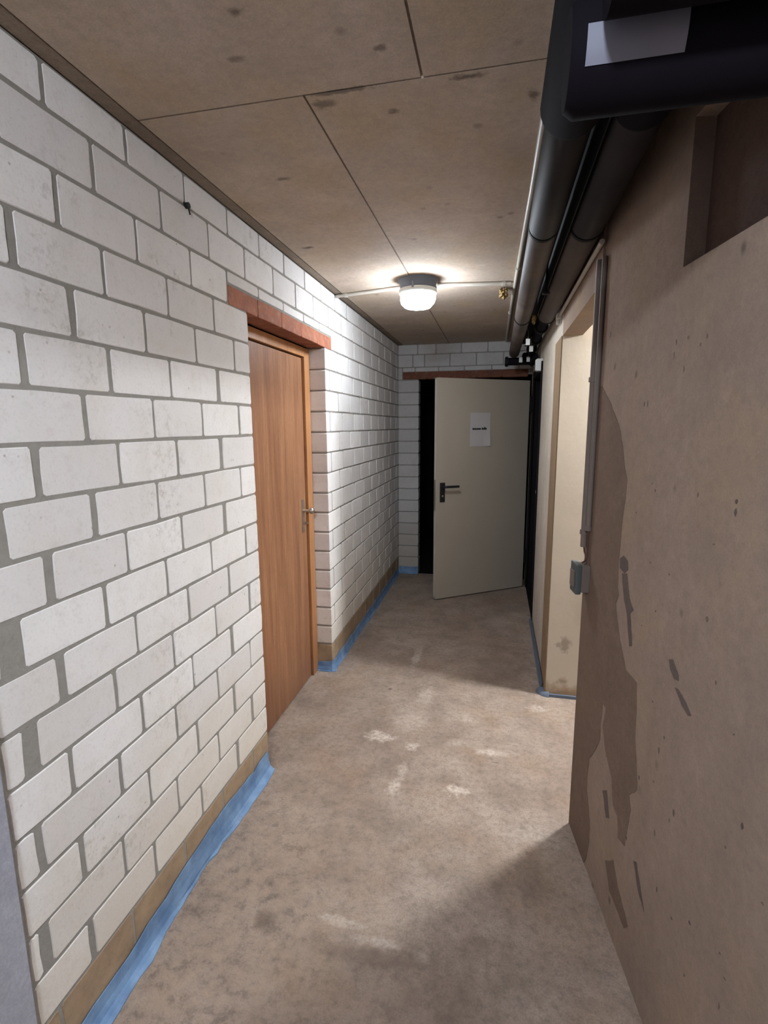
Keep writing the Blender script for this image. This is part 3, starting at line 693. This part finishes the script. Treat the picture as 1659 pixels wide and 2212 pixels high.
# header with valves in front of the door head, fed by the bare pipe
child(MB().tube([(1.09, 4.95, 2.165), (1.332, 4.95, 2.165)], .034, 16), 'header', 'lagging_dark', p2, 'black header pipe above the steel door')
child(MB().tube([(1.098, 4.95, 2.165), (1.072, 4.95, 2.165), (1.068, 4.95, 2.165)], [.044, .044, .03], 16), 'end_cap', 'strap', p2)
for x in (1.235, 1.31):
    vb = child(MB().tube([(x, 4.80, 2.2), (x, 4.90, 2.19), (x, 4.95, 2.165)], .022, 12), 'valve_body', 'lagging_dark', p2)
    child(MB().tube([(x, 4.85, 2.17), (x, 4.85, 2.13)], .012, 10).tube([(x-.024, 4.85, 2.128), (x+.024, 4.85, 2.128)], .008, 8), 'valve_lever', 'strap', p2, None, vb)
child(MB().tube([(1.305, 4.45, 2.14), (1.305, 4.95, 2.14)], .022, 12), 'branch', 'lagging_dark', p2)
# transverse lagged branch close to the viewer, passing under the two pipes, with a grey tape label
tb = empty('branch_pipe', (1.3, .86, 2.1)); tag(tb, 'thick black lagged pipe crossing to the right wall overhead', 'pipe')
BY, BZ, BRAD = .85, 2.098, .068
child(MB().tube([(1.098, BY, BZ), (1.112, BY, BZ), (1.492, BY, BZ)], [.058, BRAD, BRAD], 30), 'lagging_sleeve', 'lagging_dark', tb)
child(MB().tube([(1.13, .72, 2.118), (1.505, .72, 2.118)], .05, 24), 'lagging_sleeve', 'lagging_dark', tb)
mb = MB(); vs = []; n1, n2 = 8, 12
for i in range(n1+1):
    for j in range(n2+1):
        a = math.radians(-180+36*j/n2)
        vs.append((1.116+.118*i/n1, BY+(BRAD+.0012)*math.cos(a), BZ+(BRAD+.0012)*math.sin(a)))
k0 = len(vs); vs += [(x, BY+(y-BY)*.985, BZ+(z-BZ)*.985) for x, y, z in vs]
fs = [(i*(n2+1)+j, (i+1)*(n2+1)+j, (i+1)*(n2+1)+j+1, i*(n2+1)+j+1) for i in range(n1) for j in range(n2)]
mb.add(vs, fs+[tuple(k0+k for k in reversed(f)) for f in fs], True)
child(mb, 'tape_label', 'tape', tb, 'pale grey tape label')

# added to cut off stray light: black tray above the pipes
tr = empty('light_blocker', (1.24, 1.8, 2.32)); tag(tr, 'added black light-cutting tray between the lagged pipes and the ceiling', 'blocker')
child(MB().box(1.135, 1.335, -1.6, 4.85, 2.300, 2.306), 'blocker_bed', 'strap', tr)
child(MB().box(1.2190, 1.2222, -1.6, 3.17, 2.20, 2.300), 'blocker_web', 'strap', tr)
for xx in (1.137, 1.333): child(MB().box(xx-.002, xx+.002, -1.6, 4.85, 2.306, CEIL-.002), 'blocker_flange', 'strap', tr)
# hangers for the pipes
for y in (2.5, 4.05):
    h = empty('pipe_hanger', (1.21, y, CEIL)); tag(h, 'dark pipe hanger on the ceiling, %s' % ('between the strap rings' if y < 3 else 'near the steel door'), 'hanger', 'pipe hangers')
    child(MB().tube([(1.213, y, CEIL-.0005), (1.213, y, 2.307)], .005, 8).tube([(1.213, y, 2.299), (1.213, y, 2.17)], .005, 8), 'rod', 'strap', h)
    child(MB().box(1.198, 1.228, y-.012, y+.012, 2.168, 2.174), 'rail', 'strap', h)

# yellow foam remnants
def foam(loc, size, label, seed):
    rr = random.Random(seed); bm = bmesh.new(); bmesh.ops.create_icosphere(bm, subdivisions=3, radius=1)
    for v in bm.verts:
        k = rr.uniform(.55, 1.25); v.co = Vector((v.co.x*size[0]*k, v.co.y*size[1]*k, v.co.z*size[2]*k))+Vector(loc)
    me = bpy.data.meshes.new('foam_clump'); bm.to_mesh(me); bm.free(); me.materials.append(M['foam'])
    o = bpy.data.objects.new('foam_clump', me); COL.objects.link(o); return tag(o, label, 'foam', 'yellow foam remnants')
foam((1.030, 3.33, 2.376), (.026, .07, .030), 'crumbly yellow foam clump on the ceiling left of the pipes', 1)
foam((1.210, 3.28, 2.215), (.011, .05, .03), 'crumbly yellow foam clump wedged between the two pipes', 2)

# small fittings on the far right wall and beam
jb = empty('junction_box', (XR, 4.27, 2.0)); tag(jb, 'small white junction box high on the far right wall', 'junction box')
child(MB().box(XR-.045, XR-.0005, 4.2, 4.29, 2.005, 2.095, .004), 'box_body', 'white_plastic', jb)
child(MB().box(XR-.052, XR-.045, 4.205, 4.285, 2.01, 2.09, .003), 'cover', 'white_plastic', jb)
cl = empty('conduit_clamp', (XR, 3.08, 2.17)); tag(cl, 'white plastic clamp at the end of the beam conduit', 'clamp')
child(MB().box(XR-.03, XR-.0005, 3.05, 3.08, 2.165, 2.215, .003), 'body', 'white_plastic', cl)
child(MB().box(XR-.026, XR-.016, 3.055, 3.07, 2.135, 2.166), 'prong', 'white_plastic', cl)
child(MB().box(XR-.01, XR-.001, 3.055, 3.07, 2.142, 2.166), 'prong', 'white_plastic', cl)
